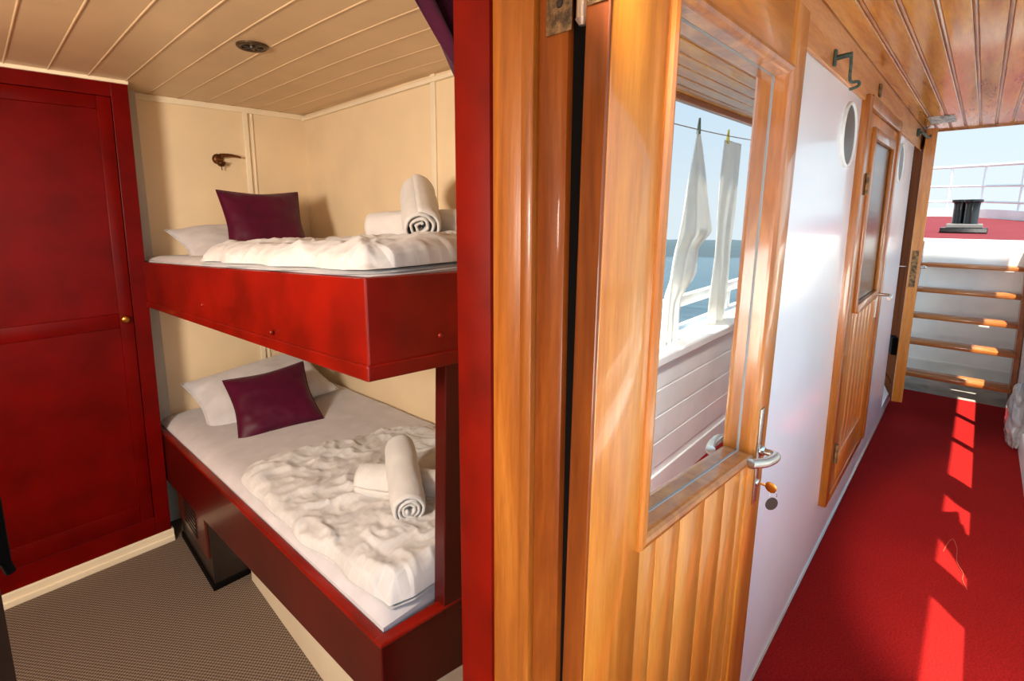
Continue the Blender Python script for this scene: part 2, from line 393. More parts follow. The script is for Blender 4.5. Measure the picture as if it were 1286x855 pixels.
for (x, y, z, rot) in ((.500, .92, 1.30, (-PI/2, 'Y')), (.489, 1.5, 1.30, (-PI/2, 'Y')), (.70, .444, 1.34, (PI/2, 'X'))):
    MB().lathe([(0,.004),(.004,.004),(.007,.001),(.007,-.002)], Matrix.Translation((x, y, z)) @ Matrix.Rotation(rot[0], 4, rot[1]), 14).build('screw_cap', M_red, bk, smooth=True)

# mattresses
def mattress(zrim, th, lift, label):
    w = MB(); z0 = zrim - th
    n = 60
    def top(u, v):
        y = .495 + (2.50-.495)*v; x = .497 + (XW-.004-.497)*u
        e = min(1, u*14)*min(1, (1-u)*20)*min(1, v*24)*min(1, (1-v)*24)
        z = zrim + lift*(e**.4) + .004*noise.noise((x*5, y*5, zrim))
        return (bx(x-.025, y)+.025, y, bz(z, y))
    w.grid(top, 50, 90)
    x0, x1, y0, y1 = .497, XW-.004, .495, 2.50
    def P(x, y, z): return (bx(x-.025, y)+.025, y, bz(z, y))
    w.hexa([P(x0,y0,z0),P(x1,y0,z0),P(x1,y1,z0),P(x0,y1,z0),P(x0,y0,zrim),P(x1,y0,zrim),P(x1,y1,zrim),P(x0,y1,zrim)])
    o = w.build('mattress', M_sheet, None, smooth=40, loc=((x0+x1)/2, (y0+y1)/2, bz(zrim-th, 1.5)))
    return tag(o, label, 'mattress')
mattress(.566, .13, .034, 'mattress under a pale grey sheet on the lower bunk')
mattress(1.402, .12, .018, 'mattress under a pale grey sheet on the upper bunk')

# pillows and cushions
def pillow_mesh(w, h, t, pin=.12, seam=.0, seed=0, n=36, wr=.01):
    m = MB()
    def f(sgn):
        def g(u, v):
            a, b = u*2-1, v*2-1
            px = a*(1 - pin*(1-abs(b)**1.5)*abs(a)**3*.9); py = b*(1 - pin*(1-abs(a)**1.5)*abs(b)**3*.9)
            hh = max(0, (1-abs(a)**2.6))**.62 * max(0, (1-abs(b)**2.6))**.62
            z = sgn*t/2*hh
            z += wr*hh**.4*noise.noise((a*2.2+seed, b*2.2, seed*1.7))*1.2 if sgn > 0 else 0
            z += wr*.5*min(1, hh*3)*noise.noise((a*5+seed, b*5, seed+3))
            return (px*w/2, py*h/2, z)
        return g
    m.grid(f(1), n, n); m.grid(f(-1), n, n)
    bmesh.ops.remove_doubles(m.bm, verts=m.bm.verts, dist=.0008)
    if seam:   # piped seam round the rim
        pts = []
        for k in range(0, 97):
            q = k/24; s = int(q) % 4; r = q - int(q)
            a, b = [(r*2-1, -1), (1, r*2-1), (1-r*2, 1), (-1, 1-r*2)][s]
            pts.append((a*(1-pin*(1-abs(b)**1.5)*.9)*w/2, b*(1-pin*(1-abs(a)**1.5)*.9)*h/2, 0))
        m.tube(pts, seam, 6, False)
    return m
def place(m, name, mat, M, label, cat, group=None):
    bm = m.bm; bmesh.ops.recalc_face_normals(bm, faces=bm.faces)
    me = bpy.data.meshes.new(name); bm.to_mesh(me); bm.free(); me.materials.append(mat)
    for p in me.polygons: p.use_smooth = True
    o = bpy.data.objects.new(name, me); COL.objects.link(o); o.matrix_world = M
    return tag(o, label, cat, group)
def frame(loc, xdir, ydir):
    x = Vector(xdir).normalized(); y = Vector(ydir); y = (y - x*y.dot(x)).normalized(); z = x.cross(y)
    M = Matrix((x, y, z)).transposed().to_4x4(); M.translation = loc; return M
# lower bunk: pillow leaning on the back wall, cushion leaning on the pillow
place(pillow_mesh(.66, .44, .13, .10, .003, 1), 'pillow', M_pillow, frame((.935, 2.24, .690), (1, -.02, .11), (0, .90, .36)), 'white pillow leaning on the back wall of the lower bunk', 'pillow')
place(pillow_mesh(.38, .34, .10, .12, .0035, 2, wr=.006), 'cushion', M_maroon, frame((.868, 1.915, .725), (1, -.17, .07), (.05, .74, .66)), 'maroon satin cushion leaning on the white pillow of the lower bunk', 'cushion')
# upper bunk
place(pillow_mesh(.66, .44, .15, .10, .003, 4), 'pillow', M_pillow, frame((.925, 2.20, 1.465), (1, .02, 0), (0, .9, .32)), 'white pillow lying on the upper bunk under the wall lamp', 'pillow')
place(pillow_mesh(.38, .36, .11, .12, .0035, 5, wr=.006), 'cushion', M_maroon, frame((.935, 2.02, 1.56), (1, -.06, -.01), (.0, .42, .90)), 'maroon satin cushion propped up on the upper bunk', 'cushion')

# duvets
def duvet(x0, x1, y0, y1, zb, thick, foot, seed, label, skew=0., res=150, rough=1.0, cut=None, dome=0., rnd=.06):
    w = MB()
    def edge(u, v):
        a = min(u, 1-u)*(x1-x0); b = min(v, 1-v)*(y1-y0); rc = .08
        if a < rc and b < rc: a = b = max(0, rc - math.hypot(rc-a, rc-b))*.7 + .3*min(a, b)
        f = lambda d: min(1., d/rnd)
        ea, eb = f(a), f(b)
        return (1-(1-ea)**2)**.5 * (1-(1-eb)**2)**.5
    def h(u, v, top):
        x = x0+(x1-x0)*u; y = y0+(y1-y0)*v
        wob = .014*noise.noise((y*6, seed, 0)); wob2 = .02*noise.noise((x*6, seed+9, 0))
        X = x + wob*(1-u)**2*2 + skew*v*(1-u); Y = y + wob2*(v**2) + (cut*(u**2)*v if cut else 0)
        a_ = min(u, 1-u)*(x1-x0)/.08; b_ = min(v, 1-v)*(y1-y0)/.08
        if a_ < 1 and b_ < 1:
            kk = .018*(1-a_)*(1-b_); X += kk*(1 if u < .5 else -1); Y += kk*(1 if v < .5 else -1)
        e = edge(u, v)
        t = thick + foot*max(0, 1-v*2.2)**1.2
        p = Vector((x*3.2, y*3.2, seed))
        q = noise.noise(p*1.2)
        r1 = 1-abs(noise.noise(Vector((x*5+1.6*q, y*4-x*3+q, seed+5))))*2
        r2 = 1-abs(noise.noise(Vector((x*9+y*6, y*10-x*4+q*2, seed+8))))*2
        r3 = 1-abs(noise.noise(Vector((x*17-y*9+q*3, y*20+x*5, seed+2))))*2
        ew = e**.4
        z = t*e + rough*ew*(.018*q*e + .018*max(0, r1-.35) + .012*max(0, r2-.3) + .006*max(0, r3-.3) + .004*noise.noise(p*6)) + dome*math.sin(PI*u)*e
        if not top: z = -.010*(1-e)
        return (bx(X, Y), Y, bz(zb + z, Y))
    w.grid(lambda u, v: h(u, v, True), res, res); w.grid(lambda u, v: h(u, v, False), res//2, res//2)
    o = w.build('duvet', M_duvet, None, smooth=True, loc=((x0+x1)/2, (y0+y1)/2, bz(zb, (y0+y1)/2)))
    return tag(o, label, 'duvet')
duvet(.512, 1.30, .492, 1.50, .598, .022, .045, 3, 'rumpled white checked duvet spread over the lower bunk', cut=-.18)
duvet(.490, 1.34, .50, 1.60, 1.418, .050, .008, 7, 'folded white duvet lying along the edge of the upper bunk', rough=.8, rnd=.10)

# rolled towels
def towel_mesh(L, R, seed, turns=3.2):
    m = MB(); n = int(turns*26); th = .010; pts = []
    for k in range(n+1):
        a = k/26*2*PI; r = .004 + (R-.004)*(k/n)
        pts.append((a, r))
    def outer(u, v):
        a, r = pts[int(round(u*n))]; y = (v-.5)*L
        rr = r*(1-.16*(abs(2*v-1)**8)) - (.006*min(1, max(0, (u-.93)/.07))) + .0035*noise.noise((a*1.5, y*14, seed)) + .002*noise.noise((a*4, y*40, seed))
        return (rr*math.cos(a), y + .010*(u-.5)*math.sin(seed+a*.4), rr*math.sin(a))
    t = MB(); m.grid(outer, n, 28, thick=-.0085)
    return m
Tw = dict(cat='towel')
def towel(loc, axis, L, R, seed, label):
    y = Vector(axis).normalized(); x = y.cross(Vector((0,0,1))).normalized(); z = x.cross(y)
    M = Matrix((x, y, z)).transposed().to_4x4() @ Matrix.Rotation(seed*1.3, 4, 'Y'); M.translation = loc
    place(towel_mesh(L, R, seed), 'rolled_towel', M_towel, M, label, 'towel', 'rolled towels on the bunks')
towel((.90, .82, bz(.660, .82)), (.50, -.86, .02), .42, .056, 1.0, 'white rolled towel lying crosswise underneath on the lower bunk duvet')
towel((.855, .825, bz(.712, .82)), (.50, .84, .10), .34, .052, 2.2, 'white rolled towel propped on top of the other towel on the lower bunk')
towel((1.08, .97, bz(1.505, .97)), (.50, -.86, .02), .42, .056, 3.1, 'white rolled towel lying flat underneath on the upper bunk duvet')
towel((1.06, .985, bz(1.578, .98)), (.54, .78, .40), .34, .065, 4.4, 'white rolled towel leaning on top of the other towel on the upper bunk')

# ================================================================== CABIN FITTINGS
# reading lamp on the back wall
rl = thing('reading_lamp', (.895, YB, 1.90), 'small bronze reading lamp fixed to the cream wall above the upper pillow', 'lamp')
MB().lathe([(0,.018),(.018,.016),(.026,.010),(.028,.0)], Matrix.Translation((.893, YB, 1.905)) @ Matrix.Rotation(PI/2, 4, 'X'), 28).build('wall_plate', M_bronze, rl, smooth=True)
def shade(u, v):
    a = u*2*PI; t = v; r = .020*(1-t*.72)
    return (.893 + t*.105 + .002, YB-.035 + r*math.cos(a)*1.1, 1.912 + .006*math.sin(t*PI) + .014*t*.3 + max(-.004, r*math.sin(a)))
MB().grid(shade, 24, 12, .002).build('lamp_shade', M_bronze, rl, smooth=True)
MB().lathe([(0,-.022),(.014,-.018),(.022,-.006),(.024,.004),(0,.004)], Matrix.Translation((.900, YB-.03, 1.885)), 24).build('lamp_cup', M_bronze, rl, smooth=True)
MB().tube([(.900, YB-.03, 1.865), (.901, YB-.03, 1.845)], .0025, 8).build('switch', M_bronze, rl)
# round brass vent in the ceiling
cv = thing('ceiling_vent', (.704, 1.428, 2.189), 'small round dark metal vent in the cream cabin ceiling', 'vent')
w = MB().lathe([(.052,0),(.052,-.006),(.046,-.010),(.036,-.008),(.036,0)], Matrix.Translation((.704, 1.428, 2.189)), 36); w.build('ring', M_vent, cv, smooth=40)
w = MB().lathe([(0,-.004),(.037,-.004),(.037,-.001)], Matrix.Translation((.704, 1.428, 2.189)), 30)
for k in range(6):
    a = k*PI/3; w.box((.012, -.004, -.008), (.036, .004, -.003), .001, 1, Matrix.Translation((.704, 1.428, 2.189)) @ Matrix.Rotation(a, 4, 'Z'))
w.lathe([(0,-.012),(.010,-.010),(.012,-.003)], Matrix.Translation((.704, 1.428, 2.189)), 20); w.build('grille', M_darkm, cv)
# heater cabinet under the bunk
ht = thing('heater_cabinet', (.60, 2.03, 0), 'dark low heater cabinet with a louvred front under the lower bunk', 'heater')
MB().box((.505, 1.768, .012), (.66, 2.275, .345), .004).build('casing', M_darkm, ht)
w = MB().box((.494, 1.80, .135), (.506, 2.25, .335), .003); w.build('front_panel', M_redlouv, ht)
for k in range(6):
    MB().box((.488, 1.93, .17+k*.022), (.496, 2.12, .181+k*.022), .001, 1).build('louvre', M_darkm, ht)
MB().box((.497, 1.762, 0), (.66, 2.278, .03), .003).build('kick_strip', M_black, ht)
# curtain at the doorway
def cur(u, v):
    z = 2.17 - v*.36
    edge = .485 + v*.275                      # free edge is swept towards the post
    x = edge + u*(.80-edge); f = 1-u
    y = .37 + .020*math.sin(u*22 + v*3.5) + .03*u + .012*math.sin(u*9-v*2)
    return (x - .02*(1-v)*f, y, z)
tag(MB().grid(cur, 90, 30, .002).build('curtain', M_curt, None, smooth=True, loc=(.7, .38, 1.8)), 'dark purple curtain gathered at the top behind the red door post', 'curtain')
# dark latch on the left doorpost
lt = thing('door_latch', (-.036, .262, 1.29), 'black iron latch on the left door post at the photo edge', 'latch')
w = MB().box((-.04, .258, 1.272), (-.027, .270, 1.34), .002).tube([(-.032, .264, 1.272), (-.029, .264, 1.258)], .0045, 10); w.build('strike_plate', M_black, lt, smooth=40)

# ================================================================== OPEN DOOR (door_1)
DX0, DX1, DZ0, DZ1 = .568, 1.447, .10, 2.083
YD, TD = -.043, .036                                 # outer face, thickness
d1 = thing('door_1', (.58, -.02, 1.1), kind='structure')
WX0, WX1, WZ0, WZ1 = .733, 1.312, 1.04, 1.925        # window opening
WZB0 = lambda x: 1.065 - (x-WX0)*.115                # the sill line falls a little
def leaf(xa, xb, za, zb, mat, name, bev=.004):
    o = MB().box((xa, YD, za), (xb, YD+TD, zb), bev).build(name, mat, d1, smooth=40); return o
leaf(DX0, WX0, DZ0, DZ1, M_gold, 'stile'); leaf(WX1+.005, DX1, DZ0, DZ1, M_gold, 'stile')
leaf(WX0, WX1+.005, WZ1, DZ1, M_goldx, 'rail'); leaf(WX0, WX1+.005, DZ0, DZ0+.16, M_goldx, 'rail')
# edge strip of darker wood on the hinge side
MB().box((DX0-.006, YD+.001, DZ0), (DX0, YD+TD, DZ1), .002).build('edge_strip', M_brown, d1)
w = MB(); x = WX0
edges = [WX0, .803, .909, 1.037, 1.16, 1.27, WX1+.005]
for a, b in zip(edges, edges[1:]):
    w.hexa([(a+.0015,YD+.004,DZ0+.15),(b-.0015,YD+.004,DZ0+.15),(b-.0015,YD+.03,DZ0+.15),(a+.0015,YD+.03,DZ0+.15),
            (a+.0015,YD+.004,WZB0(a)),(b-.0015,YD+.004,WZB0(b)),(b-.0015,YD+.03,WZB0(b)),(a+.0015,YD+.03,WZB0(a))], .003, 2)
w.build('boarded_panel', M_plank, d1, smooth=40)
# raised bead round the window (mitred, rounded)
def bead_path(o): return [(WX0-o, WZB0(WX0)-o), (WX1+o, WZB0(WX1)-o), (WX1+o, WZ1+o), (WX0-o, WZ1+o)]
def bead():
    prof = [(.018, 0), (.018, .004), (.014, .009), (.006, .011), (-.001, .009), (-.005, .004), (-.006, -.002), (-.006, -.028)]
    t = bmesh.new(); R = []
    for off, hgt in prof: R.append([t.verts.new((x, YD-hgt, z)) for x, z in bead_path(off)])
    for a, b in zip(R, R[1:]):
        for k in range(4): t.faces.new((a[k], a[(k+1)%4], b[(k+1)%4], b[k]))
    m = MB(); m.add(t); return m
bead().build('window_bead', M_bead, d1)
YG = YD + .028
pp = bead_path(-.005)
MB().prism(pp, 'Y', YG, YG+.004).build('window_pane', M_pane, d1)
w = MB()
for a, b in zip(pp, pp[1:]+pp[:1]): w.tube([(a[0], YG-.001, a[1]), (b[0], YG-.001, b[1])], .0025, 6)
w.build('glazing_putty', base('grey_putty', (150,146,140), .6), d1)
# hinge at the top of the leaf
hg = thing('hinge', (0,0,0)); hg.parent = d1
hg.location = Vector((.58, .01, 1.9)) - d1.location
def hp(w, name, m, sm=40): return w.build(name, m, hg, smooth=sm)
hp(MB().box((DX0-.0085, YD+.004, 1.872), (DX0-.006, YD+TD-.002, 2.06), .001), 'leaf_plate', M_brassd)
hp(MB().box((XJ-.003, .034, 1.862), (XJ-.0005, .078, 2.06), .001), 'leaf_plate', M_brassd)
hp(MB().tube([(.583, .012, 1.868), (.583, .012, 2.06)], .0085, 16).tube([(.583, .012, 1.860), (.583, .012, 1.868)], [.004, .0095], 16), 'hinge_pin', M_pin)
w = MB()
for (x, y, z) in ((XJ-.004, .055, 1.90), (XJ-.004, .055, 1.985)): w.lathe([(0,.001),(.005,.0008),(.006,-.001)], Matrix.Translation((x, y, z)) @ Matrix.Rotation(-PI/2, 4, 'Y'), 12)
hp(w, 'screw', M_darkm)
# handle
hd = thing('door_handle', (0,0,0)); hd.parent = d1; hd.location = Vector((1.388, YD, .98)) - d1.location
MB().box((1.366, YD-.004, .835), (1.398, YD, 1.105), .002).build('back_plate', M_chrome, hd, smooth=40)
zl = .985
pts = [(1.390, YD-.003, zl), (1.391, YD-.022, zl), (1.391, YD-.034, zl-.001), (1.382, YD-.042, zl), (1.355, YD-.042, zl+.002), (1.310, YD-.036, zl+.008), (1.262, YD-.022, zl+.018), (1.254, YD-.019, zl+.02)]
def smooth_path(P, n=6):
    P = [Vector(p) for p in P]; out = []
    for i in range(len(P)-1):
        p0, p1, p2, p3 = P[max(i-1,0)], P[i], P[i+1], P[min(i+2,len(P)-1)]
        for k in range(n):
            t = k/n; out.append(.5*((2*p1)+(p2-p0)*t+(2*p0-5*p1+4*p2-p3)*t*t+(3*p1-p0-3*p2+p3)*t**3))
    out.append(P[-1]); return out
sp = smooth_path(pts); MB().tube(sp, [.0085+.0035*min(1, i/22) for i in range(len(sp))], 16).build('lever', M_chrome, hd, smooth=60)
MB().lathe([(0,.010),(.012,.010),(.014,.0)], Matrix.Translation((1.390, YD-.004, zl)) @ Matrix.Rotation(PI/2, 4, 'X'), 24).build('rosette', M_chrome, hd, smooth=True)
MB().lathe([(0,.004),(.009,.004),(.010,0)], Matrix.Translation((1.389, YD-.004, .892)) @ Matrix.Rotation(PI/2, 4, 'X'), 20).build('lock_cylinder', M_chrome, hd, smooth=True)
d1.rotation_euler = (math.radians(.8), 0, 0)
# key with tag
ky = thing('key', (1.39, -.055, .892), 'brass key with a dark round tag hanging in the open door lock', 'key')
w = MB().box((1.3885, -.064, .889), (1.3905, -.050, .895), .0004)
w.lathe([(.013,.001),(.015,0),(.013,-.001),(.0,-.001)], Matrix.Translation((1.389, -.077, .891)) @ Matrix.Rotation(PI/2, 4, 'Y') @ Matrix.Rotation(.2, 4, 'X'), 22); w.build('key_bow', M_brassk, ky, smooth=40)
ring = [(1.389+.003*math.sin(a*2), -.084+.009*math.cos(a), .876+.011*math.sin(a)) for a in [k*2*PI/20 for k in range(21)]]
MB().tube(ring, .0009, 6, False).build('key_ring', M_chrome, ky, smooth=True)
MB().lathe([(0,.0012),(.017,.0012),(.018,0),(.017,-.0012),(0,-.0012)], Matrix.Translation((1.386, -.083, .848)) @ Matrix.Rotation(.9, 4, 'Z') @ Matrix.Rotation(PI/2, 4, 'Y'), 28).build('key_tag', M_tag, ky, smooth=40)

# ================================================================== HOOKS, PORTHOLES, DOORS 2 AND 3
hk = thing('door_hook', (1.95, 0, 2.085), 'green corroded brass hook hanging below the frieze near the round port', 'hook')
MB().box((1.94, -.020, 2.062), (1.960, -.012, 2.112), .003).build('eye_plate', M_verd, hk)
MB().tube([(1.95, -.014, 2.086), (1.95, -.045, 2.088), (1.95, -.060, 2.088)], .008, 12).build('pivot', M_verd, hk, smooth=40)
MB().tube(smooth_path([(1.95, -.056, 2.096), (1.952, -.058, 2.06), (1.955, -.058, 2.02), (1.960, -.064, 2.008), (1.966, -.078, 2.008), (1.966, -.082, 1.998), (1.960, -.074, 1.990), (1.954, -.060, 1.986)]), .0045, 10).build('hook_arm', M_verd, hk, smooth=60)
def porthole(x, z, rx, rz, label):
    p = thing('porthole', (x, 0, z), label, 'porthole')
    A = Matrix.Translation((x, 0, z)) @ Matrix.Rotation(PI/2, 4, 'X') @ Matrix.Diagonal((rx, rz, 1, 1))
    MB().lathe([(1.0,0),(1.0,.006),(.97,.010),(.93,.010),(.90,.006),(.90,0)], A, 48).build('ring', M_whitem, p, smooth=50)
    MB().lathe([(0,.004),(.91,.004),(.91,0)], A, 48).build('pane', M_dkglass, p)
porthole(2.36, 1.895, .125, .120, 'round port in the white wall next to the brass hook')
porthole(4.01, 1.890, .13, .118, 'round port in the white wall beyond the closed door')

d2 = thing('door_2', (2.66, 0, .24), kind='structure')
# outer frame
w = MB().box((2.575, -.028, .26), (2.655, .03, 2.075), .005).box((3.60, -.028, .24), (3.66, .03, 2.09), .005).box((2.655, -.028, 2.03), (3.60, .03, 2.085), .005).box((2.655, -.02, .22), (3.60, .03, .262), .004)
w.build('door_frame', M_bead, d2, smooth=40)
w = MB().box((2.66, -.018, .265), (2.80, .02, 2.025), .004).box((3.46, -.018, .265), (3.597, .02, 2.025), .004).box((2.80, -.018, 1.955), (3.46, .02, 2.025), .004).box((2.80, -.018, .265), (3.46, .02, .42), .004)
w.build('leaf_frame', M_gold, d2, smooth=40)
w = MB()
for k in range(6):
    a = 2.80 + k*.11; w.box((a+.002, -.013, .41), (a+.108, .02, 1.15), .004)
w.build('boarded_panel', M_plank, d2, smooth=40)
w = MB().box((2.785, -.030, 1.14), (2.835, -.012, 1.97), .006).box((3.425, -.030, 1.14), (3.475, -.012, 1.97), .006).box((2.835, -.030, 1.92), (3.425, -.012, 1.97), .006).box((2.835, -.034, 1.13), (3.425, -.012, 1.175), .006)
w.build('window_bead', M_bead, d2, smooth=40)
MB().box((2.83, -.012, 1.17), (3.43, -.006, 1.925)).build('window_pane', M_wind, d2)
h2 = thing('door_handle', (0,0,0)); h2.parent = d2; h2.location = Vector((3.55, -.02, 1.12)) - d2.location
MB().box((3.535, -.022, 1.0), (3.565, -.018, 1.2), .001).build('back_plate', M_chrome, h2)
MB().tube(smooth_path([(3.55, -.02, 1.135), (3.55, -.06, 1.135), (3.545, -.075, 1.134), (3.52, -.082, 1.133), (3.44, -.08, 1.13)]), .009, 12).build('lever', M_chrome, h2, smooth=60)
for z in (.50, 1.72): MB().tube([(2.657, -.034, z-.045), (2.657, -.034, z+.045)], .008, 12).build('hinge', M_brassd, d2, smooth=40)

# door_3: ajar, held by a hook; free edge towards the camera
d3 = thing('door_3', (5.60, .055, .10), kind='structure')
LW = .66                                             # leaf width, laid along -X then swung out
def d3box(xa, xb, ya, yb, za, zb, bev=.003): return MB().box((5.60-xb, .055+ya, za), (5.60-xa, .055+yb, zb), bev)
d3box(0, LW-.05, 0, .05, .10, .2).build('rail', M_matte, d3); d3box(0, LW-.05, 0, .05, 2.07, 2.17).build('rail', M_matte, d3)
d3box(0, .12, 0, .05, .2, 2.07).build('stile', M_matte, d3)
d3box(LW-.10, LW-.012, 0, .05, .1, 2.17).build('stile', M_matte, d3)
d3box(LW-.012, LW, -.012, .052, .10, 2.19, .002).build('edge_strip', M_gold, d3)
d3box(.12, LW-.10, .01, .04, .2, 2.07).build('boarded_panel', M_matte, d3)
d3box(LW, LW+.002, .004, .042, 1.02, 1.30, .0006).build('lock_plate', M_brassd, d3)
h3 = thing('door_handle', (0,0,0)); h3.parent = d3; h3.location = Vector((5.02, 0, 1.2)) - d3.location
for sgn, yy in ((1, .04), (-1, -.012)):
    MB().tube(smooth_path([(5.015, yy+.065, 1.17), (5.015, yy+.067+.045*sgn, 1.17), (5.02, yy+.067+.055*sgn, 1.17), (5.10, yy+.067+.056*sgn, 1.168)]), .009, 12).build('lever', M_chrome, h3, smooth=60)
MB().box((5.0, .105, .46), (5.12, .14, .60), .004).build('rim_lock', M_black, d3)
d3.rotation_euler = (0, 0, math.radians(12.5))
hk2 = thing('door_hook', (4.62, -.005, 2.13), 'dark brass stay hook holding the far ajar door under the ceiling', 'hook')
MB().box((4.60, -.03, 2.105), (4.64, -.012, 2.155), .003).build('eye_plate', M_verd, hk2)
MB().tube(smooth_path([(4.62, -.03, 2.13), (4.66, -.045, 2.125), (4.80, -.05, 2.12), (4.93, -.06, 2.125), (4.955, -.062, 2.14)]), .008, 10).build('hook_arm', M_verd, hk2, smooth=60)
# corroded plate on the ceiling boards
tag(MB().box((4.42, -.20, CEIL-.004), (4.78, -.07, CEIL), .002).build('ceiling_plate', M_corr, None, loc=(4.6, -.13, CEIL)), 'grey flaking metal plate on the varnished ceiling near the far door', 'plate')
# small catch on the frieze
tag(MB().box((2.85, -.022, 2.105), (2.885, -.012, 2.16), .004).build('catch', M_brassd, None, loc=(2.87, -.016, 2.13), smooth=40), 'tiny brass catch on the frieze board above the closed door', 'catch')

# room behind the far door, pale
struct(MB().box((4.3, 1.6, 0), (6.4, 1.65, 2.3)).box((4.3, .24, 0), (4.35, 1.6, 2.3)).build('wall_far', M_whitem))

# ================================================================== FORWARD LADDER AND BOW DECK
WX = 6.50
struct(MB().box((WX, -1.3, -.06), (WX+.06, .9, 1.322), .003).box((WX-.012, -1.3, .10), (WX, .9, .125), .003).build('wall_bow', M_whitem))
ld = thing('ladder', (6.05, -.38, 0), 'wooden deck ladder of five treads up to the red bow deck', 'ladder')
tz = [(5.76, .148), (5.91, .412), (6.06, .634), (6.21, .862), (6.36, 1.092)]
for (x, z) in tz:
    w = MB().box((x, -.70, z-.034), (min(x+.19, 6.486), -.02, z), .005)
    for k in range(4): w.box((x+.02+k*.025, -.68, z), (x+.032+k*.025, -.06, z+.003), .001, 1)
    w.build('tread', M_tread, ld, smooth=40)
for y0, y1 in ((-.731, -.696), (-.025, .015)):
    w = MB(); w.hexa([(5.74,y0,-.003),(5.95,y0,-.003),(5.95,y1,-.003),(5.74,y1,-.003),(6.33,y0,1.30),(6.485,y0,1.30),(6.485,y1,1.30),(6.33,y1,1.30)], .004); w.build('stringer', M_string, ld)
# bow deck: rises forward
bd = MB(); bd.hexa([(WX+.05,-1.6,1.26),(11.0,-1.6,1.46),(11.0,2.2,1.46),(WX+.05,2.2,1.26),(WX+.05,-1.6,1.318),(11.0,-1.6,1.52),(11.0,2.2,1.52),(WX+.05,2.2,1.318)])
struct(bd.build('floor', M_bowc))
bz2 = lambda x: 1.318 + (x-WX)*.0449
# curved low white bulwark of the bow and the railing on it
def bowline(t):
    a = (t-.5)*2          # -1 .. 1, starboard to port
    return Vector((10.3 - 2.6*abs(a)**2.2, .35 + 1.75*a, 0))
N_ = 40; BL = [bowline(k/N_) for k in range(N_+1)]
w = MB()
w.grid(lambda u, v: (lambda p: (p.x, p.y, bz2(p.x)-.05 + v*.17))(bowline(u)), N_, 4, .03)
struct(w.build('wall_bulwark', M_whitem))
rg = thing('bow_railing', (10.2, .35, bz2(10.2)), 'curved white tubular railing around the bow deck', 'railing')
for dz, r in ((.72, .020), (.44, .015), (.22, .015)):
    MB().tube([(p.x, p.y, bz2(p.x)+dz) for p in BL], r, 8).build('rail', M_ceilb if dz > .7 and False else M_whitem, rg, smooth=True)
for k in range(0, N_+1, 4):
    p = BL[k]; MB().tube([(p.x, p.y, bz2(p.x)+.08), (p.x, p.y, bz2(p.x)+.72)], .014, 8).build('stanchion', M_whitem, rg, smooth=40)
# bitts
bt = thing('mooring_bollard', (7.35, -.26, bz2(7.35)), 'black iron mooring bollard standing on the red bow deck', 'bollard')
zb = bz2(7.35)
MB().box((7.22, -.44, zb), (7.5, -.08, zb+.05), .006).build('foot_plate', M_iron, bt)
MB().box((7.25, -.40, zb+.05), (7.46, -.12, zb+.09), .006).build('plinth', paint('grey_iron', (120,118,112), .4), bt)
for y in (-.305, -.215):
    b = MB().lathe([(.062,0),(.056,.02),(.056,.2),(.060,.225),(.075,.232),(.078,.245),(.074,.258),(.0,.262)], Matrix.Translation((7.33 + (.10 if y > -.25 else 0), y, zb+.085)), 32).build('post', M_iron, bt, smooth=40)

# ================================================================== SEAWARD SIDE (seen mirrored in the door pane)
YS = -.735
w = MB()
w.box((X0, YS-.10, -.05), (5.7, YS, .80))
for k in range(1, 5): w.box((X0, YS, .04+k*.155), (5.7, YS+.004, .185+k*.155), .003, 1)
w.box((X0, YS, 0), (5.7, YS+.012, .15), .004)
struct(w.build('wall_bulwark', M_whitem))
struct(MB().box((X0, YS-.22, .80), (5.7, YS+.035, .86), .012).build('trim_13', M_whitem))
struct(MB().prism([(5.1, .86), (6.5, .86), (6.5, 1.30), (6.2, 1.22), (5.6, .96)], 'Y', YS-.16, YS).box((5.69, YS-.10, -.05), (6.5, YS, .86)).build('wall_bulwark', M_whitem))
for k_, x_ in enumerate((4.22, 4.82)):  # unseen roof posts added to break up the sun patches on the carpet
    struct(MB().tube([(x_, YS-.02, .86), (x_, YS-.02, CEIL+.03)], .028, 16).build('trim_%d' % (14+k_), M_whitem, None, smooth=40))
rr = thing('side_railing', (2.5, YS-.12, .86), 'white railing on the seaward bulwark cap, mirrored in the door pane', 'railing')
MB().box((X0, YS-.21, .985), (5.7, YS-.17, 1.06), .012).build('rail', M_whitem, rr, smooth=40)
for x in (-.6, .9, 2.38, 3.9, 5.3):
    MB().tube([(x, YS-.19, .86), (x, YS-.19, 1.0)], .02, 12).build('stanchion', M_whitem, rr, smooth=40)
cl = [(x, -.80, 2.06 - .035*math.sin((x-.9)/3.0*PI)) for x in [.9+.1*k for k in range(45)]]
tag(MB().tube(cl, .003, 6).build('clothes_line', M_rope, None, loc=(3, -.8, 2.1)), 'thin clothes line strung along the seaward side under the roof', 'line')
def hung(x0, x1, zt, zb, seed, label, xl=lambda v: 0, xr=lambda v: 0):
    amp = min(1, (x1-x0)/.5)
    def f(u, v):
        a, b = x0 + xl(v), x1 + xr(v); k = min(1, (b-a)/.25)
        x = a + (b-a)*u
        y = -.80 + amp*k*(.022*math.sin(u*15+seed) + .012*math.sin(u*31+seed*2))*(.35+.65*v) + .012*noise.noise((u*3, v*3, seed))
        z = zt - (zt-zb)*v
        return (x + .012*noise.noise((v*4, u*2, seed+4)), y, z)
    w = MB().grid(f, 60, 70, .004)
    o = w.build('hanging_towel', M_linen, None, smooth=True, loc=((x0+x1)/2, -.80, zt))
    return tag(o, label, 'towel', 'towels drying on the line')
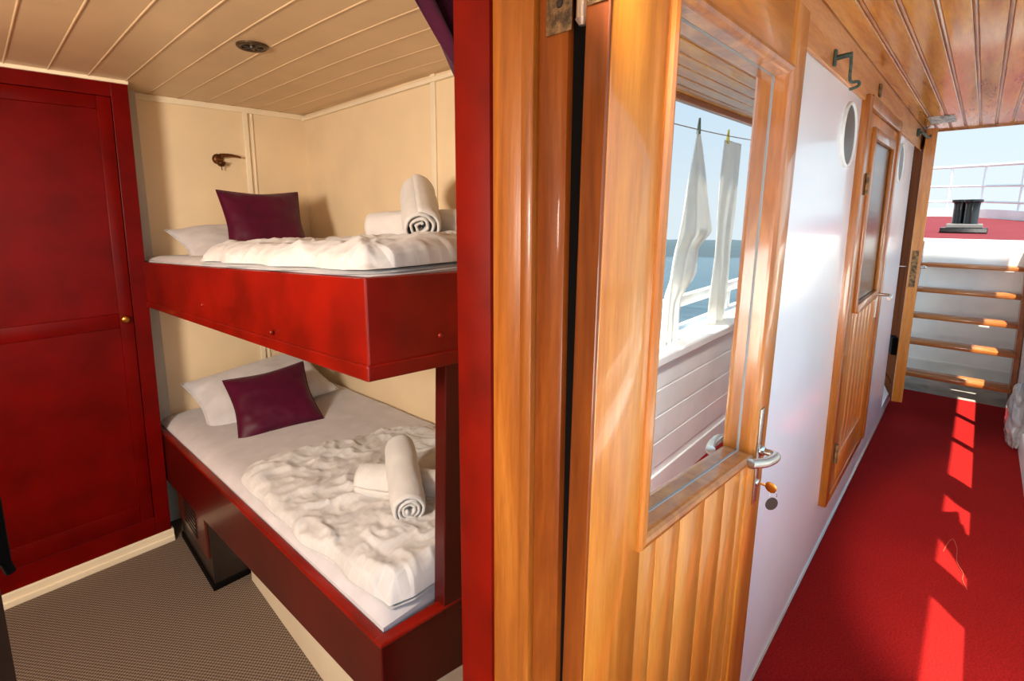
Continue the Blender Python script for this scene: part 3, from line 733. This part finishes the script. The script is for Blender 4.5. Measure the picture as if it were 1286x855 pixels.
def peg(x, z, m, label):
    w = MB()
    for s in (-1, 1): w.box((-.006, -.004, -.03), (.006, .004, .055), .001, 1, Matrix.Translation((x, -.80+s*.004, z)) @ Matrix.Rotation(s*.12, 4, 'X') @ Matrix.Rotation(s*.1, 4, 'Y'))
    tag(w.build('clothes_peg', m, None, loc=(x, -.8, z)), label, 'clothes peg')
def step(a, b, v): t = max(0, min(1, (v-a)/(b-a))); return t*t*(3-2*t)
hung(2.54, 3.12, 2.03, .84, 1.0, 'white towel bunched at one peg on the clothes line',
     lambda v: .26*(1-min(1, v/.75)**.85), lambda v: -.30*(1-min(1, v/.48)) - .20*step(.46, .56, v) - .16*step(.66, .80, v))
hung(3.19, 3.50, 2.01, .80, 2.0, 'white towel hung flat by the yellow peg on the clothes line')
hung(2.14, 2.42, 2.03, .85, 3.0, 'unseen white towel added on the clothes line to shade the carpet')  # added outside the mirrored view, only for its shadow on the carpet
peg(2.81, 2.035, M_pegg, 'green peg holding the bunched towel on the clothes line')
peg(3.25, 2.02, M_pegy, 'yellow peg holding the flat towel on the clothes line')
# a bundle in clear plastic by the bulwark
def bag(u, v):
    a = u*2*PI; z = .02 + v*.42
    r = .10*(math.sin(PI*min(1, .12+v*.88))**.5) + .02*noise.noise((math.cos(a)*2, math.sin(a)*2, v*5)) + .008*noise.noise((math.cos(a)*6, math.sin(a)*6, v*14))
    return (4.85 + r*2.2*math.cos(a), -.70 + r*.55*math.sin(a), z)
tag(MB().grid(bag, 60, 40).build('plastic_bag', M_plast, None, smooth=True, loc=(4.85, -.7, 0)), 'clear crumpled plastic bag on the carpet by the right edge', 'bag')
# loose thread on the carpet
th = smooth_path([(3.05,-.43,.003),(3.16,-.445,.004),(3.20,-.46,.003),(3.12,-.475,.004),(3.00,-.478,.003),(2.92,-.50,.003),(2.86,-.50,.004),(2.80,-.515,.003)])
tag(MB().tube(th, .0015, 6).build('thread', base('tan_thread', (150,60,40), .9), None, loc=(3, -.47, .003)), 'thin loose tan thread curled on the red carpet', 'thread')

# ================================================================== SEA, LAND, SKY
def seaz(x, y): return -2.6 - .072*x + .072*y
w = MB(); w.grid(lambda u, v: (lambda x, y: (x, y, seaz(x, y)))(-300+u*1300, -2.2-v*900), 40, 40)
struct(w.build('floor_sea', M_sea))
w = MB()
def hill(u, v):
    x = 1150 - u*1000; y = -60 - u*860; h = 30 + 8*noise.noise((u*7, 0, 1)) + 3*noise.noise((u*23, 0, 2))
    return (x + v*40, y - v*40, seaz(x, y) - 4 + (h*math.sin(v*PI*.5)))
w.grid(hill, 120, 6)
tag(w.build('distant_coast', M_bluegrey, None, loc=(650, -500, -80)), 'pale hazy coast across the sea', 'coast')

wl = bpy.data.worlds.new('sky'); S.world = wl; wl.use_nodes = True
N, L = wl.node_tree.nodes, wl.node_tree.links
bg = N['Background']; tc = N.new('ShaderNodeTexCoord'); sp_ = N.new('ShaderNodeSeparateXYZ'); L.new(tc.outputs['Generated'], sp_.inputs[0])
rp = N.new('ShaderNodeValToRGB'); e = rp.color_ramp.elements
e[0].position = .0; e[0].color = lin((226,238,244)); e[1].position = .55; e[1].color = lin((150,196,232))
e.new(.18).color = lin((206,228,244))
L.new(sp_.outputs['Z'], rp.inputs['Fac']); L.new(rp.outputs['Color'], bg.inputs['Color'])
# sky strength raised seaward, out of view, as added fill for the deck
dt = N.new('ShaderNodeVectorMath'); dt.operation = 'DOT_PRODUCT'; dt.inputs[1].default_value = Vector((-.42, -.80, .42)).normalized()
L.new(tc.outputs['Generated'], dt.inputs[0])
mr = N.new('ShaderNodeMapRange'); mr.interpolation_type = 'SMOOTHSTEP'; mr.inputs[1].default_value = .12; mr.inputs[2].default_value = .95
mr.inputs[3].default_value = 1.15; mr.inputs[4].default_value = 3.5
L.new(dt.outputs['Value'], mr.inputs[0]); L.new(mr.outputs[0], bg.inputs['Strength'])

def lamp(name, kind, loc, energy, col=(1,1,1), size=.2, aim=None):
    l = bpy.data.lights.new(name, kind); l.energy = energy; l.color = col
    o = bpy.data.objects.new(name, l); COL.objects.link(o); o.location = loc
    if kind == 'AREA': l.shape = 'DISK'; l.size = size
    if kind == 'POINT': l.shadow_soft_size = size
    if aim is not None: o.rotation_euler = (Vector(aim)-Vector(loc)).to_track_quat('-Z', 'Y').to_euler()
    return o
sun = lamp('sun', 'SUN', (0, -3, 8), 15.0, (1, .93, .80)); sun.data.angle = math.radians(.6)
sun.rotation_euler = Vector((.29, .22, -1)).to_track_quat('-Z', 'Y').to_euler()
lamp('cabin_lamp', 'AREA', (-.95, .50, 1.78), 52, (1, .88, .75), .40, (.8, 1.7, 1.0))
lamp('deck_fill', 'AREA', (-1.3, -.6, .9), 50, (1, .94, .86), .9, (1.6, -.1, .45))  # added fill light from aft, without any fixture
wl_ = lamp('bulwark_fill', 'SPOT', (.35, -.09, 2.18), 1050, (1, .95, .88), .1, (2.5, -.78, .5)); wl_.data.spot_size = math.radians(33); wl_.data.spot_blend = .35; wl_.data.shadow_soft_size = .12  # added fill spot aimed at the bulwark, no such fitting on the wall

# ================================================================== CAMERA
cam = bpy.data.cameras.new('camera'); co = bpy.data.objects.new('camera', cam); COL.objects.link(co)
R = [[0.714694, 0.114441, -0.690011], [-0.699395, 0.106178, -0.706804], [-0.007623, 0.98774, 0.155924]]
co.matrix_world = Matrix.Translation((0, -.395, 1.62)) @ Matrix(R).to_4x4()
cam.sensor_width = 36; cam.lens = 615/1286*36; cam.shift_x = (643-600)/1286; cam.shift_y = -(427.5-362)/1286
cam.clip_start = .02; cam.clip_end = 3000
S.camera = co
S.view_settings.view_transform = 'Standard'; S.view_settings.look = 'None'; S.view_settings.gamma = 1
S.view_settings.use_curve_mapping = False; S.view_settings.exposure = 0.0
